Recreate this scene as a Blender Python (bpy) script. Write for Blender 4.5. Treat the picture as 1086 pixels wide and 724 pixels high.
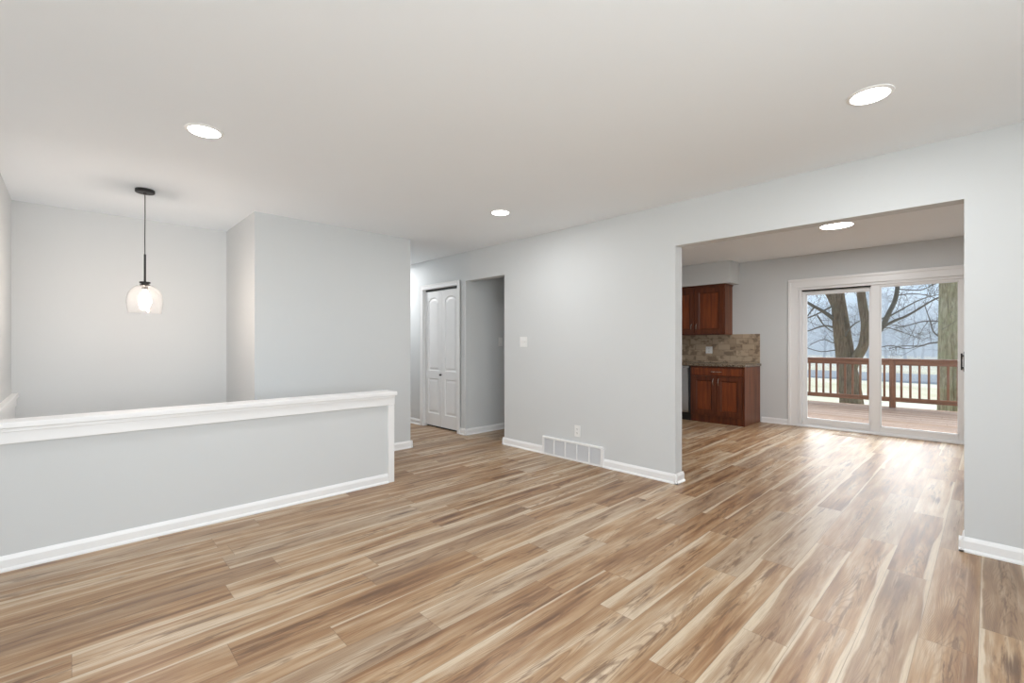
import bpy, bmesh, math, random
from mathutils import Vector, Matrix

for o in list(bpy.data.objects):
    bpy.data.objects.remove(o)
S = bpy.context.scene
COL = S.collection
PI = math.pi

# ------------------------------------------------------------------ camera
FPX, YAW, EYE = 486.4, math.radians(46.131), 1.22
cam_d = bpy.data.cameras.new('camera')
cam_d.sensor_width = 36.0
cam_d.lens = FPX / 1086 * 36.0
cam_d.shift_y = 2.6 / 1086
cam_d.clip_start = 0.02
cam_d.clip_end = 600
cam = bpy.data.objects.new('camera', cam_d)
cam.location = (0, 0, EYE)
cam.rotation_euler = (PI / 2, 0, YAW - PI / 2)
COL.objects.link(cam)
S.camera = cam

# ------------------------------------------------------------------ view / exposure
S.view_settings.view_transform = 'Standard'
S.view_settings.look = 'None'
S.view_settings.exposure = 0.09
S.view_settings.gamma = 1.0
S.view_settings.use_curve_mapping = False
S.cycles.max_bounces = 12
S.cycles.diffuse_bounces = 8
S.cycles.glossy_bounces = 4
S.cycles.transparent_max_bounces = 24
S.cycles.sample_clamp_indirect = 6.0
S.cycles.use_denoising = True

# light levels, all in one place
SKY = 1.15
SUN = 8.0
FILL_FRONT = 27.0
FILL_NEAR = 103.0
LAMP_W = 10.0
FLUSH_W = 35.0
BULB = 310.0
HALL_W = 18.0
MIST = 0.019

# ------------------------------------------------------------------ world: pale winter sky with broken cloud
W = bpy.data.worlds.new('sky')
S.world = W
W.use_nodes = True
nt = W.node_tree
nt.nodes.clear()
wo = nt.nodes.new('ShaderNodeOutputWorld')
bg = nt.nodes.new('ShaderNodeBackground')
tc = nt.nodes.new('ShaderNodeTexCoord')
sp = nt.nodes.new('ShaderNodeSeparateXYZ')
nt.links.new(tc.outputs['Generated'], sp.inputs[0])
gr = nt.nodes.new('ShaderNodeValToRGB')
gr.color_ramp.elements[0].position = 0.0
gr.color_ramp.elements[0].color = (0.80, 0.86, 0.92, 1)
gr.color_ramp.elements[1].position = 0.45
gr.color_ramp.elements[1].color = (0.30, 0.52, 0.86, 1)
e = gr.color_ramp.elements.new(0.11)
e.color = (0.42, 0.64, 0.92, 1)
nt.links.new(sp.outputs['Z'], gr.inputs[0])
mp = nt.nodes.new('ShaderNodeMapping')
mp.inputs['Scale'].default_value = (5.0, 5.0, 14.0)
nt.links.new(tc.outputs['Generated'], mp.inputs[0])
nz = nt.nodes.new('ShaderNodeTexNoise')
nz.inputs['Scale'].default_value = 1.0
nz.inputs['Detail'].default_value = 5
nz.inputs['Roughness'].default_value = 0.55
nt.links.new(mp.outputs[0], nz.inputs['Vector'])
cr = nt.nodes.new('ShaderNodeValToRGB')
cr.color_ramp.elements[0].position = 0.50
cr.color_ramp.elements[0].color = (0, 0, 0, 1)
cr.color_ramp.elements[1].position = 0.74
cr.color_ramp.elements[1].color = (0.75, 0.75, 0.75, 1)
nt.links.new(nz.outputs['Fac'], cr.inputs[0])
mx = nt.nodes.new('ShaderNodeMixRGB')
nt.links.new(cr.outputs[0], mx.inputs[0])
nt.links.new(gr.outputs[0], mx.inputs[1])
mx.inputs[2].default_value = (0.93, 0.95, 0.97, 1)
nt.links.new(mx.outputs[0], bg.inputs[0])
bg.inputs[1].default_value = SKY
nt.links.new(bg.outputs[0], wo.inputs[0])

# daylight lamps: added area lights at unseen windows, tilted up to fill the ceiling
def daylight_fill(name, loc, direction, w, h, watts):
    d = bpy.data.lights.new(name, 'AREA')
    d.shape = 'RECTANGLE'
    d.size, d.size_y = w, h
    d.energy = watts
    d.color = (0.91, 0.96, 1.0)
    o = bpy.data.objects.new(name, d)
    COL.objects.link(o)
    o.location = loc
    o.rotation_euler = Vector(direction).to_track_quat('-Z', 'Y').to_euler()


daylight_fill('fill_front_window', (-1.43, -0.52, 1.375), (1, 0, 0.25), 1.78, 1.38, FILL_FRONT)
daylight_fill('fill_near_window', (0.05, -1.73, 1.375), (0, 1, 0.25), 2.3, 1.38, FILL_NEAR)

# soft sun behind thin cloud, coming in over the deck
sun_d = bpy.data.lights.new('sun', 'SUN')
sun_d.energy = SUN
sun_d.angle = math.radians(66)
sun_d.color = (0.97, 0.98, 1.0)
sun = bpy.data.objects.new('sun', sun_d)
COL.objects.link(sun)
sun.location = (20, -5, 15)
sun.rotation_euler = Vector((-1.0, 0.10, -0.62)).to_track_quat('-Z', 'Y').to_euler()


# ------------------------------------------------------------------ material helpers
def srgb(r, g, b):
    def f(c):
        c /= 255.0
        return c / 12.92 if c <= 0.04045 else ((c + 0.055) / 1.055) ** 2.4
    return (f(r), f(g), f(b), 1.0)


class Nodes:
    def __init__(s, name):
        s.mat = bpy.data.materials.new(name)
        s.mat.use_nodes = True
        s.t = s.mat.node_tree
        s.t.nodes.clear()
        s.out = s.t.nodes.new('ShaderNodeOutputMaterial')

    def n(s, kind, ins=None, **props):
        x = s.t.nodes.new(kind)
        for k, v in props.items():
            setattr(x, k, v)
        for k, v in (ins or {}).items():
            s.put(x.inputs[k], v)
        return x

    def put(s, sock, v):
        if isinstance(v, bpy.types.NodeSocket):
            s.t.links.new(v, sock)
        else:
            sock.default_value = v

    def m(s, op, a, b=0.0, c=None, clamp=False):
        x = s.t.nodes.new('ShaderNodeMath')
        x.operation = op
        x.use_clamp = clamp
        s.put(x.inputs[0], a)
        s.put(x.inputs[1], b)
        if c is not None:
            s.put(x.inputs[2], c)
        return x.outputs[0]

    def step(s, v, lo, hi):
        x = s.t.nodes.new('ShaderNodeMapRange')
        x.interpolation_type = 'SMOOTHSTEP'
        s.put(x.inputs['Value'], v)
        x.inputs['From Min'].default_value = lo
        x.inputs['From Max'].default_value = hi
        return x.outputs[0]

    def vec(s, x, y, z):
        v = s.t.nodes.new('ShaderNodeCombineXYZ')
        s.put(v.inputs[0], x)
        s.put(v.inputs[1], y)
        s.put(v.inputs[2], z)
        return v.outputs[0]

    def ramp(s, v, stops, interp='LINEAR'):
        x = s.t.nodes.new('ShaderNodeValToRGB')
        x.color_ramp.interpolation = interp
        el = x.color_ramp.elements
        el[0].position, el[0].color = stops[0]
        el[1].position, el[1].color = stops[-1]
        for p, c in stops[1:-1]:
            q = el.new(p)
            q.color = c
        s.put(x.inputs[0], v)
        return x.outputs[0]

    def mix(s, f, a, b, mode='MIX'):
        x = s.t.nodes.new('ShaderNodeMixRGB')
        x.blend_type = mode
        s.put(x.inputs[0], f)
        s.put(x.inputs[1], a)
        s.put(x.inputs[2], b)
        return x.outputs[0]

    def noise(s, vec, scale=1.0, detail=2.0, rough=0.5, dist=0.0):
        x = s.n('ShaderNodeTexNoise', {'Vector': vec, 'Scale': scale, 'Detail': detail,
                                       'Roughness': rough, 'Distortion': dist})
        return x.outputs['Fac']

    def bump(s, h, strength, dist=0.01):
        return s.n('ShaderNodeBump', {'Height': h, 'Strength': strength, 'Distance': dist}).outputs[0]

    def done(s, color, rough=0.5, metal=0.0, normal=None, spec=0.5, coat=0.0):
        b = s.n('ShaderNodeBsdfPrincipled', {'Base Color': color, 'Roughness': rough, 'Metallic': metal,
                                             'Specular IOR Level': spec, 'Coat Weight': coat})
        if normal is not None:
            s.put(b.inputs['Normal'], normal)
        s.t.links.new(b.outputs[0], s.out.inputs[0])
        return s.mat


def simple(name, c, rough=0.5, metal=0.0, spec=0.5, coat=0.0, vary=0.03, scale=8.0, bump=0.0):
    N = Nodes(name)
    ob = N.n('ShaderNodeTexCoord').outputs['Object']
    f = N.noise(ob, scale, 3)
    dark = tuple(x * (1 - vary) for x in c[:3]) + (1,)
    lite = tuple(min(1, x * (1 + vary)) for x in c[:3]) + (1,)
    nrm = N.bump(N.noise(ob, 260, 2), bump, 0.002) if bump else None
    return N.done(N.mix(f, dark, lite), rough, metal, nrm, spec, coat)


def emissive(name, c, strength):
    N = Nodes(name)
    em = N.n('ShaderNodeEmission', {'Color': c, 'Strength': strength})
    N.t.links.new(em.outputs[0], N.out.inputs[0])
    return N.mat


def thin_glass(name, tint=(0.97, 0.985, 0.98, 1), ior=1.45, rough=0.0):
    N = Nodes(name)
    tr = N.n('ShaderNodeBsdfTransparent', {'Color': tint})
    gl = N.n('ShaderNodeBsdfGlossy', {'Roughness': rough, 'Color': (1, 1, 1, 1)})
    bk = N.n('ShaderNodeNewGeometry').outputs['Backfacing']
    fr = N.n('ShaderNodeFresnel', {'IOR': N.m('ADD', ior, N.m('MULTIPLY', bk, 1.0 / ior - ior))})   # thin sheet: same from both sides
    ms = N.n('ShaderNodeMixShader', {0: fr.outputs[0], 1: tr.outputs[0], 2: gl.outputs[0]})
    N.t.links.new(ms.outputs[0], N.out.inputs[0])
    return N.mat


def floor_material():
    """Vinyl oak planks: heart wood, pale sapwood edges, cathedral grain, knots; plank id comes with the mesh."""
    N = Nodes('oak_plank_floor')
    uv = N.n('ShaderNodeUVMap', uv_map='plank').outputs[0]
    s = N.n('ShaderNodeSeparateXYZ', {0: uv})
    U, V = s.outputs[0], s.outputs[1]
    at = N.n('ShaderNodeAttribute', attribute_name='rnd', attribute_type='GEOMETRY')
    c = N.n('ShaderNodeSeparateColor', {0: at.outputs['Color']})
    r, g, b = c.outputs[0], c.outputs[1], c.outputs[2]
    uo = N.m('ADD', U, N.m('MULTIPLY', r, 57.0))
    vo = N.m('ADD', V, N.m('MULTIPLY', g, 31.0))
    seed = N.m('MULTIPLY', b, 40.0)
    vn = N.m('SUBTRACT', N.m('DIVIDE', V, PW), 0.5)            # -0.5 .. 0.5 across the board
    low = N.noise(N.vec(N.m('MULTIPLY', uo, 1.0), N.m('MULTIPLY', vo, 5.0), seed), 1.0, 2, 0.5)
    mid = N.noise(N.vec(N.m('MULTIPLY', uo, 1.5), N.m('MULTIPLY', vo, 15.0), seed), 1.0, 3, 0.55, 0.35)
    fine = N.noise(N.vec(N.m('MULTIPLY', uo, 8.0), N.m('MULTIPLY', vo, 210.0), seed), 1.0, 3, 0.65)
    strk = N.noise(N.vec(N.m('MULTIPLY', uo, 2.2), N.m('MULTIPLY', vo, 60.0), N.m('ADD', seed, 4.0)), 1.0, 4, 0.6, 0.3)
    # broad colour bands running along the board, brown heart to pale tan
    band = N.m('ADD', N.m('MULTIPLY', mid, 0.75), N.m('MULTIPLY', strk, 0.25))
    band = N.m('ADD', band, N.m('MULTIPLY', N.m('SUBTRACT', b, 0.5), 0.16))
    heart = N.ramp(band, [(0.30, srgb(112, 80, 56)), (0.41, srgb(147, 111, 78)), (0.51, srgb(169, 137, 103)),
                          (0.61, srgb(187, 163, 135)), (0.72, srgb(205, 186, 162))])
    grey = N.m('MULTIPLY', N.step(N.m('FRACT', N.m('MULTIPLY', b, 7.0)), 0.70, 0.97), 0.42)
    heart = N.mix(grey, heart, N.mix(band, srgb(112, 95, 80), srgb(176, 160, 142)))
    # cathedral rings
    vd = N.m('ADD', vn, N.m('MULTIPLY', N.m('SUBTRACT', low, 0.5), 0.9))
    ell = N.m('ADD', N.m('MULTIPLY', N.m('MULTIPLY', vd, vd), 30.0),
              N.m('MULTIPLY', N.m('ADD', uo, N.m('MULTIPLY', mid, 0.30)), 5.0))
    ring = N.m('SINE', N.m('MULTIPLY', ell, 11.0))
    ringm = N.m('MULTIPLY', N.step(ring, 0.2, 0.95), N.step(low, 0.40, 0.6))
    heart = N.mix(N.m('MULTIPLY', ringm, 0.42), heart, srgb(112, 82, 58))
    # short dark flecks strung along the heart, and knots
    stk = N.noise(N.vec(N.m('MULTIPLY', uo, 3.4), N.m('MULTIPLY', vo, 38.0), N.m('ADD', seed, 9.0)), 1.0, 5, 0.66, 0.4)
    near_heart = N.m('SUBTRACT', 1.0, N.step(N.m('ABSOLUTE', vd), 0.12, 0.40))
    heart = N.mix(N.m('MULTIPLY', N.m('MULTIPLY', N.step(stk, 0.515, 0.63), near_heart), 0.68), heart, srgb(94, 66, 46))
    vo1 = N.n('ShaderNodeTexVoronoi', {'Vector': N.vec(N.m('MULTIPLY', uo, 1.5), N.m('MULTIPLY', vo, 9.0), seed),
                                       'Scale': 1.0})
    kd = N.m('ADD', vo1.outputs['Distance'], N.m('MULTIPLY', N.m('SUBTRACT', strk, 0.5), 0.6))
    kc = N.n('ShaderNodeSeparateColor', {0: vo1.outputs['Color']})
    kn = N.m('MULTIPLY', N.m('SUBTRACT', 1.0, N.step(kd, 0.03, 0.24)), N.step(kc.outputs[0], 0.55, 0.65))
    heart = N.mix(N.m('MULTIPLY', kn, 0.85), heart, srgb(84, 58, 42))
    # pale sapwood along one edge of many boards, both edges of a few
    flip = N.m('SUBTRACT', N.m('MULTIPLY', N.m('GREATER_THAN', r, 0.5), 2.0), 1.0)
    side = N.m('ADD', N.m('MULTIPLY', vn, flip), N.m('MULTIPLY', N.m('SUBTRACT', low, 0.5), 0.55))
    sap = N.m('MULTIPLY', N.step(side, 0.36, 0.41), N.m('GREATER_THAN', g, 0.50))
    side2 = N.m('ADD', N.m('MULTIPLY', vn, N.m('MULTIPLY', flip, -1.0)), N.m('MULTIPLY', N.m('SUBTRACT', mid, 0.5), 0.30))
    sap2 = N.m('MULTIPLY', N.step(side2, 0.40, 0.45), N.m('GREATER_THAN', g, 0.72))
    sapc = N.mix(strk, srgb(216, 203, 183), srgb(188, 166, 136))
    col = N.mix(N.m('MULTIPLY', N.m('MAXIMUM', sap, sap2), 0.85), heart, sapc)
    # fibres
    col = N.mix(N.m('MULTIPLY', N.m('SUBTRACT', 1.0, N.step(fine, 0.32, 0.58)), 0.26), col, srgb(112, 84, 60))
    col = N.mix(N.m('MULTIPLY', N.step(strk, 0.55, 0.75), 0.30), col, srgb(198, 178, 152))
    # seams
    ed = N.m('SUBTRACT', 0.5, N.m('ABSOLUTE', vn))
    ed = N.m('MULTIPLY', ed, PW)
    eu = N.m('SUBTRACT', PL / 2, N.m('ABSOLUTE', N.m('SUBTRACT', U, PL / 2)))
    dmin = N.m('MINIMUM', ed, eu)
    seam = N.m('SUBTRACT', 1.0, N.step(dmin, 0.0006, 0.0022))
    col = N.mix(N.m('MULTIPLY', seam, 0.45), col, srgb(96, 74, 56))
    h = N.m('SUBTRACT', N.m('MULTIPLY', fine, 0.25), N.m('MULTIPLY', seam, 1.0))
    rough = N.m('ADD', 0.33, N.m('MULTIPLY', fine, 0.12))
    return N.done(col, rough, 0, N.bump(h, 0.12, 0.002), 0.5)


def wood(name, base, dark, lite, along='Z', rough=0.35, coat=0.0, scale=1.0, vary=1.0):
    N = Nodes(name)
    ob = N.n('ShaderNodeTexCoord').outputs['Object']
    info = N.n('ShaderNodeObjectInfo')
    s = N.n('ShaderNodeSeparateXYZ', {0: ob})
    k = {'X': (1.5, 22, 22), 'Y': (22, 1.5, 22), 'Z': (22, 22, 1.5)}[along]
    v = N.vec(N.m('MULTIPLY', s.outputs[0], k[0] * scale), N.m('MULTIPLY', s.outputs[1], k[1] * scale),
              N.m('ADD', N.m('MULTIPLY', s.outputs[2], k[2] * scale), N.m('MULTIPLY', info.outputs['Random'], 30.0)))
    a = N.noise(v, 1.0, 4, 0.55, 0.6)
    f = N.noise(v, 6.0, 3, 0.6)
    col = N.ramp(a, [(0.25, dark), (0.5, base), (0.78, lite)])
    col = N.mix(N.m('MULTIPLY', N.step(f, 0.5, 0.75), 0.25 * vary), col, dark)
    return N.done(col, rough, 0, N.bump(f, 0.06, 0.002), 0.5, coat)


def tile_material():
    N = Nodes('tumbled_stone_tile')
    ob = N.n('ShaderNodeTexCoord').outputs['Object']
    s = N.n('ShaderNodeSeparateXYZ', {0: ob})
    v = N.vec(s.outputs[1], s.outputs[2], 0.0)
    br = N.n('ShaderNodeTexBrick', {'Vector': v, 'Color1': (0, 0, 0, 1), 'Color2': (1, 1, 1, 1), 'Mortar': (0.5, 0.5, 0.5, 1),
                                    'Scale': 1.0, 'Mortar Size': 0.0025, 'Mortar Smooth': 0.2, 'Bias': 0.0,
                                    'Brick Width': 0.19, 'Row Height': 0.0935}, offset=0.5, offset_frequency=2)
    n1 = N.noise(N.vec(N.m('MULTIPLY', s.outputs[1], 8.0), N.m('MULTIPLY', s.outputs[2], 9.0), N.m('MULTIPLY', br.outputs[0], 23.0)), 1.0, 3, 0.5)
    base = N.mix(br.outputs[0], srgb(158, 138, 116), srgb(190, 170, 146))
    col = N.mix(N.m('MULTIPLY', N.step(n1, 0.5, 0.64), 0.8), base, srgb(104, 84, 68))
    col = N.mix(N.m('MULTIPLY', N.noise(ob, 60, 3), 0.25), col, srgb(190, 172, 146))
    col = N.mix(br.outputs['Fac'], col, srgb(128, 112, 94))
    h = N.m('SUBTRACT', 1.0, br.outputs['Fac'])
    return N.done(col, 0.45, 0, N.bump(h, 0.35, 0.004), 0.5)


def granite_material():
    N = Nodes('brown_granite')
    ob = N.n('ShaderNodeTexCoord').outputs['Object']
    v = N.n('ShaderNodeTexVoronoi', {'Vector': ob, 'Scale': 160.0}).outputs['Color']
    g = N.n('ShaderNodeSeparateColor', {0: v}).outputs[0]
    col = N.ramp(g, [(0.0, srgb(52, 44, 38)), (0.4, srgb(98, 84, 70)), (0.75, srgb(136, 120, 102)), (1.0, srgb(168, 154, 134))])
    return N.done(col, 0.16, 0, None, 0.5)


def bark_material(name, a, b, lichen, amt):
    N = Nodes(name)
    ob = N.n('ShaderNodeTexCoord').outputs['Object']
    s = N.n('ShaderNodeSeparateXYZ', {0: ob})
    v = N.vec(N.m('MULTIPLY', s.outputs[0], 26.0), N.m('MULTIPLY', s.outputs[1], 26.0), N.m('MULTIPLY', s.outputs[2], 4.0))
    n1 = N.noise(v, 1.0, 4, 0.65, 0.6)
    n2 = N.noise(ob, 3.0, 4, 0.6)
    col = N.ramp(n1, [(0.32, a), (0.66, b)])
    col = N.mix(N.m('MULTIPLY', N.step(n2, 0.42, 0.68), amt), col, lichen)
    return N.done(col, 0.95, 0, N.bump(n1, 0.8, 0.03), 0.1)


def ground_material():
    N = Nodes('dry_winter_grass')
    ob = N.n('ShaderNodeTexCoord').outputs['Object']
    a = N.noise(ob, 0.25, 5, 0.6)
    f = N.noise(ob, 9.0, 4, 0.7)
    col = N.ramp(a, [(0.3, srgb(196, 184, 148)), (0.5, srgb(212, 203, 173)), (0.72, srgb(224, 218, 198))])
    col = N.mix(N.m('MULTIPLY', N.step(f, 0.5, 0.7), 0.35), col, srgb(150, 140, 106))
    return N.done(col, 1.0, 0, N.bump(f, 0.5, 0.05), 0.05)


def steel_material():
    N = Nodes('brushed_steel')
    ob = N.n('ShaderNodeTexCoord').outputs['Object']
    s = N.n('ShaderNodeSeparateXYZ', {0: ob})
    v = N.vec(N.m('MULTIPLY', s.outputs[0], 4.0), N.m('MULTIPLY', s.outputs[1], 4.0), N.m('MULTIPLY', s.outputs[2], 300.0))
    f = N.noise(v, 1.0, 2)
    return N.done(N.mix(f, srgb(176, 178, 180), srgb(200, 202, 204)), 0.32, 1.0, N.bump(f, 0.05, 0.001))


PW, PL = 0.1765, 1.22          # plank width and length
M = {}
M['wall'] = simple('wall_paint', (0.63, 0.645, 0.65, 1), 0.6, vary=0.012, scale=2.0, bump=0.05, spec=0.3)
M['ceil'] = simple('ceiling_paint', (0.87, 0.905, 0.935, 1), 0.85, vary=0.01, scale=2.0, bump=0.06, spec=0.2)
M['trim'] = simple('white_trim_paint', (0.84, 0.84, 0.84, 1), 0.32, vary=0.01)
M['door'] = simple('white_door_paint', (0.80, 0.80, 0.80, 1), 0.4, vary=0.012)
M['vinyl'] = simple('white_vinyl', (0.80, 0.80, 0.80, 1), 0.35, vary=0.01)
M['plastic'] = simple('white_plastic', (0.82, 0.82, 0.81, 1), 0.35, vary=0.01)
M['slot'] = simple('dark_slot', srgb(70, 70, 70), 0.6)
M['floor'] = floor_material()
M['sub'] = simple('subfloor', srgb(150, 120, 90), 0.9)
M['black'] = simple('matte_black_metal', srgb(28, 27, 26), 0.45)
M['blackp'] = simple('black_plastic', srgb(20, 20, 21), 0.4)
M['nickel'] = simple('brushed_nickel', srgb(205, 202, 198), 0.25, 1.0)
M['steel'] = steel_material()
M['cherry'] = wood('cherry_cabinet_wood', srgb(118, 54, 18), srgb(82, 34, 10), srgb(142, 74, 28), 'Z', 0.42, 0.0)
M['cherry_frame'] = wood('cherry_door_frame_wood', srgb(92, 42, 16), srgb(62, 26, 10), srgb(116, 58, 24), 'Z', 0.42, 0.0)
M['cherry_side'] = wood('cherry_side_veneer', srgb(116, 64, 32), srgb(86, 44, 20), srgb(138, 80, 42), 'Z', 0.42, 0.0)
M['tile'] = tile_material()
M['granite'] = granite_material()
M['oak_sill'] = wood('oak_sill_wood', srgb(176, 146, 112), srgb(140, 110, 80), srgb(198, 170, 136), 'Y', 0.5)
M['glass'] = thin_glass('window_glass')
N = Nodes('clear_seeded_glass')
_ob = N.n('ShaderNodeTexCoord').outputs['Object']
_seed = N.n('ShaderNodeTexVoronoi', {'Vector': _ob, 'Scale': 70.0}).outputs['Distance']
_nrm = N.bump(N.noise(_ob, 14, 2), 0.5, 0.02)
_bk = N.n('ShaderNodeNewGeometry').outputs['Backfacing']
_fr = N.n('ShaderNodeFresnel', {'IOR': N.m('ADD', 1.5, N.m('MULTIPLY', _bk, 1 / 1.5 - 1.5)), 'Normal': _nrm}).outputs[0]
_tr = N.n('ShaderNodeBsdfTransparent', {'Color': (0.985, 0.985, 0.985, 1)}).outputs[0]
_tl = N.n('ShaderNodeBsdfTranslucent', {'Color': (0.95, 0.95, 0.95, 1)}).outputs[0]
_gl = N.n('ShaderNodeBsdfGlossy', {'Roughness': 0.03, 'Normal': _nrm}).outputs[0]
_m1 = N.n('ShaderNodeMixShader', {0: N.m('ADD', 0.006, N.m('MULTIPLY', N.m('SUBTRACT', 1.0, N.step(_seed, 0.05, 0.16)), 0.03)), 1: _tr, 2: _tl}).outputs[0]
_m2 = N.n('ShaderNodeMixShader', {0: _fr, 1: _m1, 2: _gl}).outputs[0]
N.t.links.new(_m2, N.out.inputs[0])
M['shade'] = N.mat
M['lens'] = emissive('lit_lamp_lens', (1.0, 0.975, 0.94, 1), 12.0)
M['bulb'] = emissive('lit_bulb', (1.0, 0.84, 0.72, 1), BULB)
M['deckwood'] = wood('cedar_deck_wood', srgb(188, 142, 116), srgb(150, 106, 82), srgb(212, 172, 146), 'Y', 0.7)
M['railwood'] = wood('stained_rail_wood', srgb(146, 94, 62), srgb(108, 66, 42), srgb(172, 118, 82), 'Y', 0.6)
M['postwood'] = wood('stained_post_wood', srgb(146, 94, 62), srgb(108, 66, 42), srgb(172, 118, 82), 'Z', 0.6)
M['bark'] = bark_material('brown_bark', srgb(86, 72, 58), srgb(150, 130, 108), srgb(132, 124, 98), 0.5)
M['bark2'] = bark_material('lichen_bark', srgb(128, 116, 88), srgb(196, 184, 152), srgb(170, 168, 128), 0.7)
M['limb'] = simple('dark_limb_bark', srgb(116, 110, 100), 0.95, spec=0.1, vary=0.2)
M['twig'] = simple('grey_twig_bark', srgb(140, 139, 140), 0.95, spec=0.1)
M['ground'] = ground_material()
M['asphalt'] = simple('grey_asphalt', srgb(128, 132, 136), 0.95, vary=0.1, scale=1.5, spec=0.1)
M['hill'] = simple('haze_tinted_wooded_hill', srgb(164, 170, 174), 1.0, vary=0.2, scale=0.35, spec=0.0)  # pale blue-grey: distance haze put into the base colour
M['siding'] = simple('brown_siding', srgb(170, 160, 150), 0.8)


# ------------------------------------------------------------------ mesh helpers
def mesh_obj(name, bm, mat, parent=None, smooth=False):
    bmesh.ops.recalc_face_normals(bm, faces=bm.faces)
    me = bpy.data.meshes.new(name)
    bm.to_mesh(me)
    bm.free()
    me.materials.append(mat)
    if smooth:
        for p in me.polygons:
            p.use_smooth = True
        try:
            me.set_sharp_from_angle(angle=math.radians(40))
        except Exception:
            pass
    o = bpy.data.objects.new(name, me)
    COL.objects.link(o)
    if parent is not None:
        o.parent = parent
    return o


def box(bm, x0, x1, y0, y1, z0, z1, bev=0.0, seg=2):
    b = bmesh.new()
    vs = [b.verts.new((x, y, z)) for x in (x0, x1) for y in (y0, y1) for z in (z0, z1)]
    for f in ((0, 1, 3, 2), (4, 6, 7, 5), (0, 4, 5, 1), (2, 3, 7, 6), (0, 2, 6, 4), (1, 5, 7, 3)):
        b.faces.new([vs[i] for i in f])
    if bev:
        bmesh.ops.bevel(b, geom=b.edges[:], offset=bev, segments=seg, profile=0.5, affect='EDGES')
    bmesh.ops.recalc_face_normals(b, faces=b.faces)
    merge(bm, b)


def merge(bm, b, mtx=None):
    if mtx is not None:
        bmesh.ops.transform(b, matrix=mtx, verts=b.verts)
    vm = {}
    for v in b.verts:
        vm[v] = bm.verts.new(v.co)
    for f in b.faces:
        try:
            bm.faces.new([vm[v] for v in f.verts])
        except ValueError:
            pass
    b.free()


def boxes(*args, bev=0.0):
    bm = bmesh.new()
    for a in args:
        box(bm, *a, bev=bev)
    return bm


def prism(bm, profile, axis, a0, a1):
    """Extrude a closed 2-D profile along X or Y.  profile gives (other horizontal, z)."""
    n = len(profile)
    r0, r1 = [], []
    for (p, z) in profile:
        r0.append(bm.verts.new((a0, p, z) if axis == 'X' else (p, a0, z)))
        r1.append(bm.verts.new((a1, p, z) if axis == 'X' else (p, a1, z)))
    for i in range(n):
        j = (i + 1) % n
        bm.faces.new((r0[i], r0[j], r1[j], r1[i]))
    bm.faces.new(r0[::-1])
    bm.faces.new(r1)


def tube(bm, pts, radii, n=8, cap=True):
    rings = []
    up = Vector((0.3, 0.2, 1)).normalized()
    for i, p in enumerate(pts):
        p = Vector(p)
        d = (Vector(pts[min(i + 1, len(pts) - 1)]) - Vector(pts[max(i - 1, 0)]))
        if d.length < 1e-9:
            d = Vector((0, 0, 1))
        d.normalize()
        a = d.cross(up)
        if a.length < 1e-3:
            a = d.cross(Vector((1, 0, 0)))
        a.normalize()
        b = d.cross(a)
        rings.append([bm.verts.new(p + (a * math.cos(2 * PI * k / n) + b * math.sin(2 * PI * k / n)) * radii[i]) for k in range(n)])
    for r0, r1 in zip(rings, rings[1:]):
        for k in range(n):
            bm.faces.new((r0[k], r0[(k + 1) % n], r1[(k + 1) % n], r1[k]))
    if cap and n > 2:
        bm.faces.new(rings[0][::-1])
        bm.faces.new(rings[-1])


def lathe(bm, prof, cx=0, cy=0, n=40, close=False):
    rings = []
    for (r, z) in prof:
        if r < 1e-6:
            rings.append([bm.verts.new((cx, cy, z))])
        else:
            rings.append([bm.verts.new((cx + r * math.cos(2 * PI * k / n), cy + r * math.sin(2 * PI * k / n), z)) for k in range(n)])
    pairs = list(zip(rings, rings[1:]))
    if close:
        pairs.append((rings[-1], rings[0]))
    for a, b in pairs:
        for k in range(n):
            k2 = (k + 1) % n
            if len(a) == 1 and len(b) == 1:
                continue
            if len(a) == 1:
                bm.faces.new((a[0], b[k2], b[k]))
            elif len(b) == 1:
                bm.faces.new((a[k], a[k2], b[0]))
            else:
                bm.faces.new((a[k], a[k2], b[k2], b[k]))


def structure(name, bm, mat, parent=None, label=None, smooth=False):
    o = mesh_obj(name, bm, mat, parent, smooth)
    if parent is None:
        o['kind'] = 'structure'
        if label:
            o['label'] = label
            o['category'] = name.split('_')[0]
    return o


def thing(name, label, cat, loc=(0, 0, 0), rz=0.0, group=None, kind=None):
    o = bpy.data.objects.new(name, None)
    o.empty_display_size = 0.1
    COL.objects.link(o)
    o.location = loc
    o.rotation_euler = (0, 0, rz)
    tag(o, label, cat, group, kind)
    return o


def tag(o, label, cat, group=None, kind=None):
    o['label'] = label
    o['category'] = cat
    if group:
        o['group'] = group
    if kind:
        o['kind'] = kind


def copy_tree(o, parent=None):
    c = o.copy()
    COL.objects.link(c)
    if parent is not None:
        c.parent = parent
    for ch in list(o.children):
        copy_tree(ch, c)
    return c


# ------------------------------------------------------------------ main dimensions (metres)
CZ, DZ = 2.45, 2.53            # ceilings: living room, dining room
WX, WT = 3.80, 0.123           # wall between the rooms
FX = 7.80                      # far wall with the sliding door
HY = 3.67                      # face of the half wall
SY, SX0, SX1 = 4.72, 1.227, 2.88   # end wall beside the stairs
LX, BY = -1.30, -1.60          # unseen left and near walls of the living room
STX, STY = -0.367, 5.79        # stairwell left and back walls
TOP = 2.75

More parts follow.
